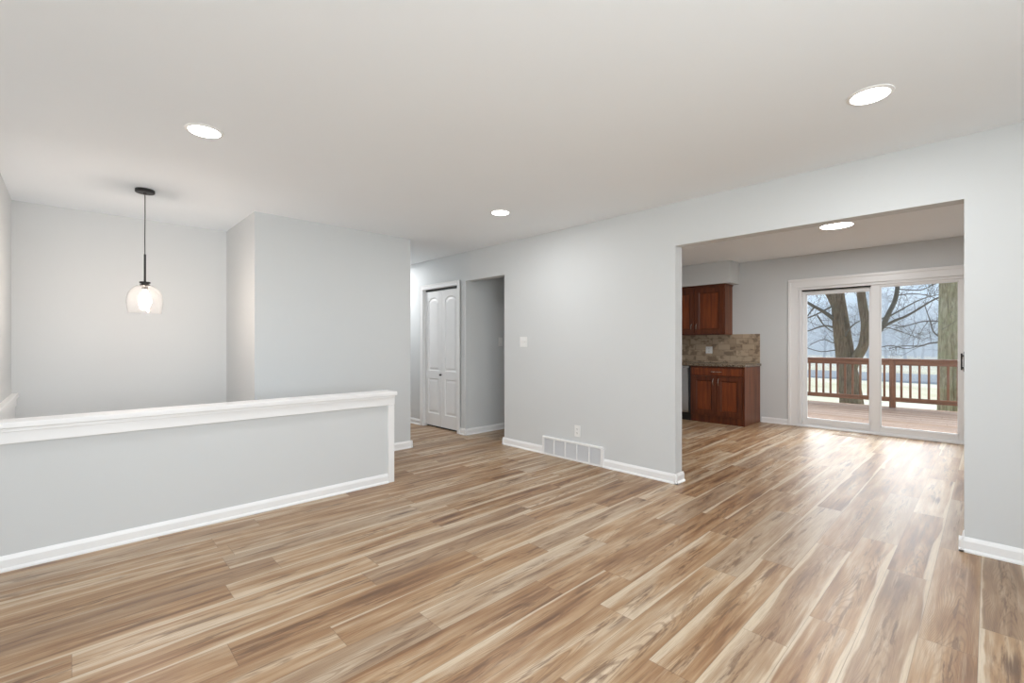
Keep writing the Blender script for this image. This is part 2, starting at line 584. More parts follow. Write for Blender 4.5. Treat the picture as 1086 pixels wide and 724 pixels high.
# ------------------------------------------------------------------ floor planks
rng = random.Random(11)
regions = [(LX, 2.07, BY, 3.79), (2.07, WX + WT, BY, 8.0), (WX + WT, 7.95, -0.72, 4.96)]
row_phase = {0: 2.545, 1: 3.19, 2: 2.39, 3: 3.30, 4: 2.83, 5: 2.51, 6: 1.788, 7: 2.075, 8: 2.95, 10: 3.245}
bm = bmesh.new()
uvl = bm.loops.layers.uv.new('plank')
cl = bm.loops.layers.float_color.new('rnd')
k0, k1 = int((BY - 0.03) / PW) - 2, int((8.0 - 0.03) / PW) + 2
for k in range(k0, k1):
    ya, yb = 0.03 + k * PW, 0.03 + (k + 1) * PW
    ph = row_phase.get(k, rng.uniform(0, PL)) % PL
    for j in range(-3, 8):
        xa, xb = ph + j * PL, ph + (j + 1) * PL
        rc = (rng.random(), rng.random(), rng.random(), 1.0)
        for (rx0, rx1, ry0, ry1) in regions:
            x0, x1, y0, y1 = max(xa, rx0), min(xb, rx1), max(ya, ry0), min(yb, ry1)
            if x1 - x0 < 1e-4 or y1 - y0 < 1e-4:
                continue
            f = bm.faces.new([bm.verts.new((x, y, 0)) for x, y in ((x0, y0), (x1, y0), (x1, y1), (x0, y1))])
            for lp in f.loops:
                lp[uvl].uv = (lp.vert.co.x - xa, lp.vert.co.y - ya)
                lp[cl] = rc
bm.normal_update()
me = bpy.data.meshes.new('floor')
bm.to_mesh(me)
bm.free()
me.materials.append(M['floor'])
fl = bpy.data.objects.new('floor', me)
COL.objects.link(fl)
fl['kind'] = 'structure'
structure('floor_slab', boxes(*[(a, b, c, d, -0.30, -0.003) for a, b, c, d in regions]), M['sub'])
structure('floor_stairwell', boxes((STX - 0.1, 2.07, 3.79, STY + 0.1, -1.40, -1.30)), M['floor'])

# ------------------------------------------------------------------ ceilings
structure('ceiling', boxes((LX - 0.2, WX + 0.06, BY - 0.2, 8.3, CZ, TOP), (WX + 0.06, 5.8, 4.03, 6.2, CZ, TOP)), M['ceil'])
structure('ceiling_dining', boxes((WX + 0.06, FX + 0.15, -0.72, 4.03, DZ, TOP)), M['ceil'])

# ------------------------------------------------------------------ walls
OY0, OY1, OZ = 0.102, 1.897, 2.076      # opening to the dining room
CY0, CY1, CZO = 4.087, 4.844, 2.06      # corridor opening
BY0, BY1, BZ = 5.02, 5.867, 2.025       # closet opening
x0, x1 = WX, WX + WT
structure('wall_dining', boxes(
    (x0, x1, BY - 0.2, OY0, 0, CZ + 0.1), (x0, x1, OY0, OY1, OZ, CZ + 0.1), (x0, x1, OY1, CY0, 0, CZ + 0.1),
    (x0, x1, CY0, CY1, CZO, CZ + 0.1), (x0, x1, CY1, BY0, 0, CZ + 0.1), (x0, x1, BY0, BY1, BZ, CZ + 0.1),
    (x0, x1, BY1, 8.2, 0, CZ + 0.1)), M['wall'])
structure('wall_corridor', boxes((x1, 5.72, CY1, CY1 + 0.116, 0, CZ + 0.1), (5.60, 5.72, CY0, CY1, 0, CZ + 0.1),
                                 (x1, FX, 3.972, CY0, 0, DZ + 0.1)), M['wall'])
structure('wall_closet', boxes((4.60, 4.70, CY1, 6.05, 0, CZ + 0.1), (x1, 4.70, 5.95, 6.05, 0, CZ + 0.1)), M['wall'])
DY0, DY1, DDZ = 0.13, 1.963, 2.05       # sliding door opening
structure('wall_far', boxes((FX, FX + 0.15, -0.72, DY0, 0, DZ + 0.1), (FX, FX + 0.15, DY1, 4.2, 0, DZ + 0.1),
                            (FX, FX + 0.15, DY0, DY1, DDZ, DZ + 0.1), (FX, FX + 0.15, -0.72, 4.2, -1.0, -0.02)), M['wall'])
structure('wall_dining_side', boxes((x1, FX + 0.15, -0.72, -0.60, 0, DZ + 0.1)), M['wall'])
structure('wall_stub', boxes((SX0, SX1, SY, STY, -1.3, CZ + 0.05), (SX1 - 0.115, SX1, STY, 8.2, 0, CZ + 0.05)), M['wall'])
structure('wall_hall_end', boxes((SX1 - 0.115, WX + WT, 8.0, 8.2, 0, CZ + 0.05)), M['wall'])
structure('wall_stair_back', boxes((STX - 0.115, SX0, STY, STY + 0.115, -1.3, CZ + 0.05)), M['wall'])
structure('wall_stair_left', boxes((STX - 0.115, STX, HY + 0.12, STY, -1.3, CZ + 0.05)), M['wall'])
structure('wall_stair_near', boxes((LX - 0.12, STX - 0.06, HY + 0.121, HY + 0.24, 0, CZ + 0.05)), M['wall'])
NX0, NX1 = -1.12, 1.22
structure('wall_near', boxes((LX - 0.12, NX0, BY - 0.12, BY, 0, CZ + 0.05), (NX1, WX, BY - 0.12, BY, 0, CZ + 0.05),
                             (NX0, NX1, BY - 0.12, BY, 0, 0.65), (NX0, NX1, BY - 0.12, BY, 2.1, CZ + 0.05)), M['wall'])
WY0, WY1, WZ0, WZ1 = -1.45, 0.42, 0.65, 2.1    # front window
structure('wall_left', boxes((LX - 0.12, LX, BY, WY0, 0, CZ + 0.05), (LX - 0.12, LX, WY1, HY + 0.12, 0, CZ + 0.05),
                             (LX - 0.12, LX, WY0, WY1, 0, WZ0), (LX - 0.12, LX, WY0, WY1, WZ1, CZ + 0.05)), M['wall'])
structure('wall_soffit', boxes((7.43, FX, 2.80, 3.972, 2.182, DZ + 0.02)), M['wall'])

# half wall with cap, apron, end post and baseboard
structure('wall_half', boxes((LX, 2.03, HY, HY + 0.12, -0.3, 0.765)), M['wall'])
structure('trim_1', boxes((LX, 2.085, HY - 0.036, HY + 0.15, 0.766, 0.800), bev=0.005), M['trim'])
bm = bmesh.new()
box(bm, LX, 2.068, HY - 0.020, HY, 0.683, 0.766, 0.003)
box(bm, LX, 2.068, HY - 0.026, HY - 0.018, 0.745, 0.766, 0.003)
structure('trim_2', bm, M['trim'])
structure('trim_3', boxes((2.008, 2.066, HY - 0.017, HY + 0.137, 0.0, 0.683), bev=0.003), M['trim'])
# ledge on the stairwell's left wall, level with the half wall
bm = bmesh.new()
box(bm, STX, STX + 0.045, HY + 0.15, STY, 0.766, 0.800, 0.004)
box(bm, STX, STX + 0.030, HY + 0.15, STY, 0.690, 0.766, 0.003)
box(bm, STX, STX + 0.022, HY + 0.15, STY, -1.30, 0.690, 0.002)
structure('trim_4', bm, M['trim'])


def base_profile(face, sgn, h=0.082, t=0.013):
    """Baseboard with an eased top and a shoe moulding; face = wall plane, sgn = side it stands on."""
    p = [(0, 0), (t + 0.010, 0), (t + 0.010, 0.008), (t + 0.003, 0.017), (t, 0.019), (t, h - 0.022), (t * 0.72, h - 0.012), (t * 0.4, h - 0.003), (t * 0.3, h), (0, h)]
    return [(face + sgn * a, z) for a, z in p]


def baseboard(name, axis, face, sgn, a0, a1, h=0.082):
    bm = bmesh.new()
    prism(bm, base_profile(face, sgn, h), axis, a0, a1)
    return structure(name, bm, M['trim'])


baseboard('baseboard_half_wall', 'X', HY, -1, LX, 2.010)
bm = bmesh.new()
prism(bm, base_profile(WX, -1, 0.085), 'Y', OY1 - 0.023, 2.640)
prism(bm, base_profile(WX, -1, 0.085), 'Y', 3.446, CY0 + 0.02)
prism(bm, base_profile(OY1, -1, 0.085), 'X', WX - 0.023, WX + WT + 0.02)
prism(bm, base_profile(CY0, 1, 0.085), 'X', WX - 0.023, WX + WT + 0.02)
structure('baseboard_center', bm, M['trim'])
bm = bmesh.new()
prism(bm, base_profile(WX, -1, 0.085), 'Y', BY, OY0 + 0.023)
prism(bm, base_profile(OY0, 1, 0.085), 'X', WX - 0.023, WX + WT + 0.02)
structure('baseboard_right', bm, M['trim'])
bm = bmesh.new()
prism(bm, base_profile(WX, -1, 0.085), 'Y', CY1 - 0.023, 4.957)
prism(bm, base_profile(CY1, -1, 0.085), 'X', WX - 0.023, 5.60)
structure('baseboard_corridor', bm, M['trim'])
baseboard('baseboard_hall', 'Y', WX, -1, 5.932, 8.0, 0.085)
bm = bmesh.new()
prism(bm, base_profile(SY, -1, 0.085), 'X', 2.07, SX1 + 0.023)
prism(bm, base_profile(SX1, 1, 0.085), 'Y', SY - 0.023, 8.0)
structure('baseboard_stub', bm, M['trim'])
baseboard('baseboard_far', 'Y', FX, -1, 2.100, 2.470, 0.085)
baseboard('baseboard_near', 'X', BY, 1, LX, WX)

# ------------------------------------------------------------------ front window behind the camera
w1 = bpy.data.objects.new('window_1', None)
COL.objects.link(w1)
w1['kind'] = 'structure'
bm = bmesh.new()
for a in ((WY0, WY0 + 0.06, WZ0, WZ1), (WY1 - 0.06, WY1, WZ0, WZ1), (WY0, WY1, WZ0, WZ0 + 0.06), (WY0, WY1, WZ1 - 0.06, WZ1),
          (-0.545, -0.485, WZ0, WZ1)):
    box(bm, LX - 0.09, LX - 0.03, a[0], a[1], a[2], a[3], 0.004)
mesh_obj('window_frame', bm, M['vinyl'], w1)
mesh_obj('window_pane', boxes((LX - 0.064, LX - 0.060, WY0 + 0.05, WY1 - 0.05, WZ0 + 0.05, WZ1 - 0.05)), M['glass'], w1)


w2 = bpy.data.objects.new('window_added', None)  # unseen second window, added to bring fill light into the room
COL.objects.link(w2)
w2['kind'] = 'structure'
bm = bmesh.new()
for a in ((NX0, NX0 + 0.06, WZ0, WZ1), (NX1 - 0.06, NX1, WZ0, WZ1), (NX0, NX1, WZ0, WZ0 + 0.06), (NX0, NX1, WZ1 - 0.06, WZ1),
          (0.02, 0.08, WZ0, WZ1)):
    box(bm, a[0], a[1], BY - 0.09, BY - 0.03, a[2], a[3], 0.004)
mesh_obj('window_frame', bm, M['vinyl'], w2)
mesh_obj('window_pane', boxes((NX0 + 0.05, NX1 - 0.05, BY - 0.064, BY - 0.060, WZ0 + 0.05, WZ1 - 0.05)), M['glass'], w2)

# ------------------------------------------------------------------ closet door: two hinged leaves with arched panels
def inset(poly, d):
    xs = [p[0] for p in poly]
    ys = [p[1] for p in poly]
    cx, cy = (min(xs) + max(xs)) / 2, (min(ys) + max(ys)) / 2
    sx = (max(xs) - cx - d) / (max(xs) - cx)
    sy = (max(ys) - cy - d) / (max(ys) - cy)
    return [(cx + (x - cx) * sx, cy + (y - cy) * sy) for x, y in poly]


def panel_slab(w, h, t, panels, rings):
    """Slab w x h x t whose front (n = 0, looking along -n) carries moulded panels.
    rings: list of (inset, depth) from the panel outline inwards.  Local axes: u across, n depth, v up."""
    bm = bmesh.new()

    def loop(poly, n):
        return [bm.verts.new((x, n, y)) for x, y in poly]
    outer = loop([(0, 0), (w, 0), (w, h), (0, h)], 0)
    edges = [bm.edges.new((outer[i], outer[(i + 1) % 4])) for i in range(4)]
    for poly in panels:
        prev = loop(poly, 0)
        n = len(prev)
        edges += [bm.edges.new((prev[i], prev[(i + 1) % n])) for i in range(n)]
        for (d, dep) in rings:
            cur = loop(inset(poly, d), dep)
            for i in range(n):
                j = (i + 1) % n
                bm.faces.new((prev[i], prev[j], cur[j], cur[i]))
            prev = cur
        bm.faces.new(prev)
    bmesh.ops.triangle_fill(bm, use_beauty=True, use_dissolve=False, edges=edges)
    back = loop([(0, 0), (w, 0), (w, h), (0, h)], t)
    for i in range(4):
        j = (i + 1) % 4
        bm.faces.new((outer[i], outer[j], back[j], back[i]))
    bm.faces.new(back)
    bmesh.ops.recalc_face_normals(bm, faces=bm.faces)
    return bm


def arch(x0, x1, z0, z1, rise, n=14):
    pts = [(x0, z0), (x1, z0), (x1, z1 - rise)]
    for i in range(1, n):
        s = i / n
        x = x1 + (x0 - x1) * s
        q = abs(s - 0.5) * 2
        k = 1 - (q / 0.84) ** 3 if q < 0.84 else 0.0
        pts.append((x, z1 - rise + rise * k))
    pts.append((x0, z1 - rise))
    return pts


d1 = bpy.data.objects.new('door_1', None)
COL.objects.link(d1)
d1.location = (WX + 0.035, BY0, 0)
d1['kind'] = 'structure'
bw = (BY1 - BY0 - 0.012) / 2
bz0, bz1 = 0.028, 1.990
for k in range(2):
    hh = bz1 - bz0
    bm = panel_slab(bw - 0.004, hh, 0.034,
                    [arch(0.072, bw - 0.076, 0.83 - bz0, 1.895 - bz0, 0.036), [(0.072, 0.175), (bw - 0.076, 0.175), (bw - 0.076, 0.715 - bz0), (0.072, 0.715 - bz0)]],
                    [(0.006, 0.009), (0.020, 0.011), (0.046, 0.003)])
    o = mesh_obj('door_leaf', bm, M['door'], d1)
    # local u -> +Y, n -> +X, v -> Z
    o.matrix_local = Matrix(((0, 1, 0, 0), (1, 0, 0, 0.006 + k * bw), (0, 0, 1, bz0), (0, 0, 0, 1)))
bm = bmesh.new()
lathe(bm, [(0, 0.030), (0.010, 0.029), (0.0145, 0.024), (0.0145, 0.018), (0.008, 0.012), (0.007, 0.004), (0.013, 0.002), (0.013, 0.0), (0, 0)], n=20)
kb = mesh_obj('door_knob', bm, M['black'], d1, True)
kb.location = (0.0, 5.405 - BY0 + 0.055, 0.776)
kb.rotation_euler = (0, -PI / 2, 0)
mesh_obj('track', boxes((0.004, 0.034, 0.0, BY1 - BY0, 1.998, 2.024)), M['blackp'], d1)
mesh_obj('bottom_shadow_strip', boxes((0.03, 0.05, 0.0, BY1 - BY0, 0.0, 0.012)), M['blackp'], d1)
# casing
bm = bmesh.new()
c = 0.064


def casing_piece(bm, y0, y1, z0, z1, x, horiz, t=0.016):
    box(bm, x - t, x, y0, y1, z0, z1, 0.003)
    if horiz:
        box(bm, x - t - 0.005, x, y0, y1, z1 - 0.018, z1, 0.003)
    return bm


casing_piece(bm, BY0 - c, BY0, 0, BZ + c, WX, False)
casing_piece(bm, BY1, BY1 + c, 0, BZ + c, WX, False)
casing_piece(bm, BY0, BY1, BZ, BZ + c, WX, True)
box(bm, WX - 0.021, WX, BY0 - c, BY0 - c + 0.018, 0, BZ + c, 0.003)
box(bm, WX - 0.021, WX, BY1 + c - 0.018, BY1 + c, 0, BZ + c, 0.003)
structure('trim_closet', bm, M['trim'])
structure('trim_closet_jamb', boxes((WX, x1, BY0, BY0 + 0.006, 0, BZ), (WX, x1, BY1 - 0.006, BY1, 0, BZ), (WX, x1, BY0, BY1, BZ - 0.004, BZ)), M['trim'])

# ------------------------------------------------------------------ sliding glass door
d2 = bpy.data.objects.new('door_2', None)
COL.objects.link(d2)
d2['kind'] = 'structure'
bm = bmesh.new()
FXo = FX + 0.15
box(bm, FX - 0.004, FXo, DY1 - 0.035, DY1, 0.043, DDZ - 0.0355, 0.003)
box(bm, FX - 0.004, FXo, DY0, DY0 + 0.035, 0.043, DDZ - 0.0355, 0.003)
box(bm, FX - 0.004, FXo, DY0, DY1, DDZ - 0.035, DDZ, 0.003)
box(bm, FX - 0.004, FX + 0.012, DY0, DY1, 0.0, 0.034, 0.003)
box(bm, FX - 0.003, FX + 0.066, DY1 - 0.035, DY1, 0.0, 0.0425)
box(bm, FX - 0.003, FX + 0.066, DY0, DY0 + 0.035, 0.0, 0.0425)
box(bm, FX + 0.066, FXo, DY0, DY1, 0.0, 0.042, 0.003)
mesh_obj('door_frame', bm, M['vinyl'], d2)
mesh_obj('threshold', boxes((FX - 0.030, FX - 0.004, DY0 - 0.02, DY1 + 0.02, 0.0, 0.022), bev=0.004), M['vinyl'], d2)
mesh_obj('track_sill', boxes((FX + 0.012, FX + 0.066, 1.03, DY1 - 0.035, 0.0, 0.026)), M['oak_sill'], d2)
mesh_obj('track_rail', boxes((FX + 0.012, FX + 0.066, DY0 + 0.035, 1.03, 0.0, 0.020)), M['vinyl'], d2)
mesh_obj('head_shade_strip', boxes((FX + 0.030, FX + 0.066, 1.02, DY1 - 0.035, DDZ - 0.052, DDZ - 0.035)), M['blackp'], d2)  # dark strip standing in for the shade under the head track


def sash(name, xa, xb, y0, y1, z0, z1, st_l, st_r, rt, rb):
    bm = bmesh.new()
    box(bm, xa, xb, y1 - st_l, y1, z0, z1, 0.004)
    box(bm, xa, xb, y0, y0 + st_r, z0, z1, 0.004)
    box(bm, xa, xb, y0 + st_r, y1 - st_l, z1 - rt, z1, 0.004)
    box(bm, xa, xb, y0 + st_r, y1 - st_l, z0, z0 + rb, 0.004)
    o = mesh_obj(name, bm, M['vinyl'], d2)
    xm = (xa + xb) / 2
    mesh_obj('glass_pane', boxes((xm - 0.003, xm + 0.003, y0 + st_r - 0.006, y1 - st_l + 0.006, z0 + rb - 0.006, z1 - rt + 0.006)), M['glass'], o)
    bm = bmesh.new()
    for ya, yb, za, zb in ((y0 + st_r, y0 + st_r + 0.010, z0 + rb, z1 - rt), (y1 - st_l - 0.010, y1 - st_l, z0 + rb, z1 - rt),
                           (y0 + st_r, y1 - st_l, z0 + rb, z0 + rb + 0.010), (y0 + st_r, y1 - st_l, z1 - rt - 0.010, z1 - rt)):
        box(bm, xm - 0.012, xm + 0.012, ya, yb, za, zb, 0.002)
    mesh_obj('glazing_bead', bm, M['vinyl'], o)
    return o


sash('fixed_panel', FX + 0.070, FX + 0.112, 1.030, DY1 - 0.035, 0.042, 2.000, 0.045, 0.100, 0.050, 0.075)
sp_ = sash('sliding_panel', FX + 0.014, FX + 0.058, DY0 + 0.035, 1.110, 0.022, 2.030, 0.100, 0.092, 0.042, 0.085)
bm = bmesh.new()
hy = DY0 + 0.035 + 0.046
box(bm, FX + 0.008, FX + 0.014, hy - 0.018, hy + 0.004, 0.885, 1.125, 0.003)
tube(bm, [(FX - 0.034, hy + 0.020, 0.905), (FX - 0.038, hy + 0.020, 0.96), (FX - 0.038, hy + 0.020, 1.05), (FX - 0.034, hy + 0.020, 1.105)], [0.0075] * 4, 10)
box(bm, FX - 0.038, FX + 0.014, hy - 0.010, hy + 0.024, 0.925, 0.939, 0.003)
box(bm, FX - 0.038, FX + 0.014, hy - 0.010, hy + 0.024, 1.071, 1.085, 0.003)
mesh_obj('door_handle', bm, M['black'], sp_)
# casing: flat board with stepped outer bead
bm = bmesh.new()
cw = 0.137
for (ya, yb, za, zb) in ((DY1, DY1 + cw, 0, DDZ), (DY0 - cw, DY0, 0, DDZ), (DY0 - cw, DY1 + cw, DDZ, DDZ + cw - 0.008)):
    box(bm, FX - 0.014, FX, ya, yb, za, zb, 0.003)
T_ = DDZ + cw - 0.008
box(bm, FX - 0.026, FX, DY1 + cw - 0.040, DY1 + cw, 0, T_ - 0.040, 0.006)
box(bm, FX - 0.026, FX, DY0 - cw, DY0 - cw + 0.040, 0, T_ - 0.040, 0.006)
box(bm, FX - 0.026, FX, DY0 - cw, DY1 + cw, T_ - 0.040, T_, 0.006)
box(bm, FX - 0.019, FX, DY1, DY1 + 0.022, 0, DDZ + 0.022, 0.004)
box(bm, FX - 0.019, FX, DY0 - 0.022, DY0, 0, DDZ + 0.022, 0.004)
box(bm, FX - 0.019, FX, DY0, DY1, DDZ, DDZ + 0.022, 0.004)
structure('trim_sliding_door', bm, M['trim'])


# ------------------------------------------------------------------ kitchen
def place_front(o, x, y, z):
    """slab local (u across -> +Y, n depth -> +X, v -> +Z), at a given corner."""
    o.matrix_local = Matrix(((0, 1, 0, x), (1, 0, 0, y), (0, 0, 1, z), (0, 0, 0, 1)))


def bar_pull(parent, x, y, z, length, vertical=True, sweep=0.028):
    """Arched brushed pull standing off a front that faces -X."""
    bm = bmesh.new()
    pts, rad = [], []
    for i in range(11):
        s = i / 10
        off = sweep * math.sin(PI * s) ** 0.55
        a = (s - 0.5) * length
        pts.append((x - off, y, z + a) if vertical else (x - off, y + a, z))
        rad.append(0.0065 - 0.002 * math.sin(PI * s))
    tube(bm, pts, rad, 10)
    return mesh_obj('handle', bm, M['nickel'], parent, True)


CX = 7.134
rect = lambda w, h, m: [[(m, m), (w - m, m), (w - m, h - m), (m, h - m)]]
shaker = [(0.003, 0.001), (0.010, 0.007), (0.014, 0.008), (0.020, 0.013)]
cab = thing('base_cabinet', 'cherry brown base cabinet with one drawer and two doors under the end of the countertop', 'cabinet', (CX, 2.905, 0))
yl = 2.905
bm = bmesh.new()
box(bm, 0.020, FX - CX - 0.002, 2.490 - yl, 3.303 - yl, 0.0, 0.874, 0.002)
mesh_obj('cabinet_body', bm, M['cherry_side'], cab)
mesh_obj('face_frame', boxes((0.0, 0.021, 2.488 - yl, 2.512 - yl, 0.0, 0.874), (0.0, 0.021, 3.281 - yl, 3.303 - yl, 0.1, 0.874),
                             (0.0, 0.021, 2.512 - yl, 3.281 - yl, 0.845, 0.874), (0.0, 0.021, 2.512 - yl, 3.281 - yl, 0.715, 0.745),
                             (0.0, 0.021, 2.512 - yl, 3.281 - yl, 0.105, 0.135), bev=0.001), M['cherry_frame'], cab)
mesh_obj('toe_kick', boxes((0.006, 0.021, 2.500 - yl, 3.303 - yl, 0.0, 0.105)), M['cherry_frame'], cab)
dr = mesh_obj('drawer', panel_slab(0.756, 0.112, 0.019, rect(0.756, 0.112, 0.012), [(0.004, -0.002), (0.008, -0.002)]), M['cherry'], cab)
place_front(dr, -0.019, 2.518 - yl, 0.737)
for sg in (-1, 1):
    bar_pull(dr, 0, 0, 0, 0.075, False).matrix_local = Matrix(((0, 1, 0, 0.378 + sg * 0.045), (1, 0, 0, 0), (0, 0, 1, 0.056), (0, 0, 0, 1)))
dw_, dh_ = 0.375, 0.600
for k in range(2):
    y0 = 2.518 - yl + k * (dw_ + 0.006)
    dd = mesh_obj('door', panel_slab(dw_, dh_, 0.019, rect(dw_, dh_, 0.062), shaker), M['cherry_frame'], cab)
    place_front(dd, -0.019, y0, 0.122)
    mesh_obj('door_panel', boxes((0.083, dw_ - 0.083, 0.010, 0.0135, 0.083, dh_ - 0.083)), M['cherry'], dd)
    hp = bar_pull(dd, 0, 0, 0, 0.105)
    hp.matrix_local = Matrix(((0, 1, 0, dw_ - 0.036 if k == 0 else 0.036), (1, 0, 0, 0), (0, 0, 1, dh_ - 0.085), (0, 0, 0, 1)))

dwh = thing('dishwasher', 'stainless steel dishwasher with curved front beside the base cabinet', 'dishwasher', (CX, 3.63, 0))
mesh_obj('tub', boxes((0.03, FX - CX - 0.02, -0.30, 0.30, 0.10, 0.868)), M['blackp'], dwh)
bm = bmesh.new()
prof = [(0.03, 0.125), (-0.012, 0.125), (-0.022, 0.16), (-0.028, 0.40), (-0.032, 0.66), (-0.040, 0.76), (-0.052, 0.815), (-0.050, 0.835), (-0.030, 0.840), (0.03, 0.840)]
prism(bm, prof, 'Y', -0.298, 0.298)
mesh_obj('door', bm, M['steel'], dwh)
mesh_obj('control_panel', boxes((-0.012, 0.03, -0.298, 0.298, 0.842, 0.868), bev=0.003), M['steel'], dwh)
mesh_obj('toe_kick', boxes((0.012, 0.05, -0.300, 0.300, 0.0, 0.122)), M['blackp'], dwh)
mesh_obj('side_gap', boxes((0.004, 0.03, -0.326, -0.301, 0.0, 0.868)), M['blackp'], dwh)

ct = mesh_obj('countertop', boxes((CX - 0.034, FX - 0.001, 2.472, 3.968, 0.876, 0.912), bev=0.005), M['granite'])
tag(ct, 'speckled brown granite countertop on the base cabinet and dishwasher', 'countertop')
structure('wall_backsplash', boxes((FX - 0.011, FX, 2.492, 3.970, 0.913, 1.378), bev=0.001), M['tile'])

# upper cabinet
UX = 7.49
uc = thing('wall_cabinet', 'cherry brown upper cabinet with two doors hung below the soffit', 'cabinet', (UX, 3.40, 1.37))
mesh_obj('cabinet_body', boxes((0.020, FX - UX - 0.002, -0.490, 0.490, 0.0, 0.795), bev=0.001), M['cherry_side'], uc)
mesh_obj('face_frame', boxes((0.0, 0.021, -0.491, -0.465, 0.0, 0.795), (0.0, 0.021, 0.465, 0.491, 0.0, 0.795), (0.0, 0.021, -0.465, 0.465, 0.0, 0.028),
                             (0.0, 0.021, -0.465, 0.465, 0.755, 0.795), (0.0, 0.021, -0.020, 0.020, 0.028, 0.755), bev=0.001), M['cherry_frame'], uc)
bm = bmesh.new()
box(bm, -0.016, FX - UX - 0.004, -0.505, 0.491, 0.796, 0.810, 0.003)
box(bm, -0.008, FX - UX - 0.004, -0.498, 0.491, 0.784, 0.797, 0.003)
mesh_obj('top_moulding', bm, M['cherry_frame'], uc)
uw, uh = 0.468, 0.742
for k in range(2):
    y0 = -0.473 if k == 0 else 0.005
    dd = mesh_obj('door', panel_slab(uw, uh, 0.019, rect(uw, uh, 0.066), shaker), M['cherry_frame'], uc)
    place_front(dd, -0.019, y0, 0.018)
    mesh_obj('door_panel', boxes((0.087, uw - 0.087, 0.010, 0.0135, 0.087, uh - 0.087)), M['cherry'], dd)
    hp = bar_pull(dd, 0, 0, 0, 0.100)
    hp.matrix_local = Matrix(((0, 1, 0, uw - 0.036 if k == 0 else 0.036), (1, 0, 0, 0), (0, 0, 1, 0.115), (0, 0, 0, 1)))


# ------------------------------------------------------------------ electrical plates
def plate(name, label, cat, loc, rz, w, h, kind):
    """A wall plate; local +x points out of the wall, y across, z up."""
    t = thing(name, label, cat, loc, rz)
    mesh_obj('plate', boxes((0.0, 0.006, -w / 2, w / 2, -h / 2, h / 2), bev=0.002), M['plastic'], t)
    if kind == 'outlet':
        for s in (-1, 1):
            bm = bmesh.new()
            box(bm, 0.004, 0.0085, -0.017, 0.017, s * 0.021 - 0.014, s * 0.021 + 0.014, 0.003)
            r = mesh_obj('receptacle', bm, M['plastic'], t)
            bm = bmesh.new()
            box(bm, 0.0080, 0.0090, -0.0085, -0.0055, s * 0.021 - 0.002, s * 0.021 + 0.008)
            box(bm, 0.0080, 0.0090, 0.0055, 0.0085, s * 0.021 - 0.002, s * 0.021 + 0.007)
            box(bm, 0.0080, 0.0090, -0.0025, 0.0025, s * 0.021 - 0.010, s * 0.021 - 0.005)
            mesh_obj('slot', bm, M['slot'], r)
    else:
        n = kind
        for i in range(n):
            y = (i - (n - 1) / 2) * 0.046
            bm = bmesh.new()
            box(bm, 0.003, 0.008, y - 0.006, y + 0.006, -0.013, 0.013, 0.001)
            tube(bm, [(0.006, y, -0.002), (0.018, y, 0.008)], [0.005, 0.0038], 8)
            mesh_obj('toggle', bm, M['plastic'], t)
    return t


plate('light_switch', 'white double toggle switch plate on the wall right of the corridor opening', 'switch', (WX, 3.754, 1.244), PI, 0.116, 0.118, 2)
plate('light_switch', 'white switch plate on the shaded wall inside the corridor', 'switch', (4.425, CY1, 1.252), -PI / 2, 0.075, 0.124, 1)
plate('wall_outlet', 'white duplex outlet on the wall just above the return air grille', 'outlet', (WX, 2.967, 0.314), PI, 0.074, 0.118, 'outlet')
plate('wall_outlet', 'white outlet plate on the brown tile backsplash', 'outlet', (FX - 0.011, 3.285, 1.118), PI, 0.11, 0.115, 'outlet')

# ------------------------------------------------------------------ return air grille in the baseboard
vg = thing('air_grille', 'white five-section return air grille set in the baseboard below the outlet', 'vent', (WX, 3.043, 0.0))
gw, gh = 0.806, 0.200
bm = bmesh.new()
box(bm, -0.022, 0.0, -gw / 2, gw / 2, 0.0, 0.020, 0.003)
box(bm, -0.022, 0.0, -gw / 2, gw / 2, gh - 0.022, gh, 0.003)
cells = 5
cwid = (gw - 0.024) / cells
for i in range(cells + 1):
    yy = -gw / 2 + 0.012 + i * cwid
    ww = 0.012 if i in (0, cells) else 0.0075
    if i == 0:
        ww = 0.018
    box(bm, -0.022, 0.0, yy - ww, yy + ww, 0.0202, gh - 0.0222, 0.002)
mesh_obj('grille_frame', bm, M['trim'], vg)
M['louver'] = simple('grille_louver_paint', (0.74, 0.74, 0.75, 1), 0.45)
for i in range(cells):
    y0 = -gw / 2 + 0.012 + i * cwid + 0.006
    y1 = y0 + cwid - 0.012
    bm = bmesh.new()
    for k in range(17):
        z = 0.022 + k * 0.0097
        vs = [bm.verts.new(p) for p in ((-0.016, y0, z), (-0.016, y1, z), (-0.004, y1, z + 0.0085), (-0.004, y0, z + 0.0085))]
        bm.faces.new(vs)
        vs2 = [bm.verts.new(v.co + Vector((0.0012, 0, -0.0012))) for v in vs]
        bm.faces.new(vs2[::-1])
        for a in range(4):
            b_ = (a + 1) % 4
            bm.faces.new((vs[a], vs[b_], vs2[b_], vs2[a]))
    mesh_obj('louver_panel', bm, M['louver'], vg)

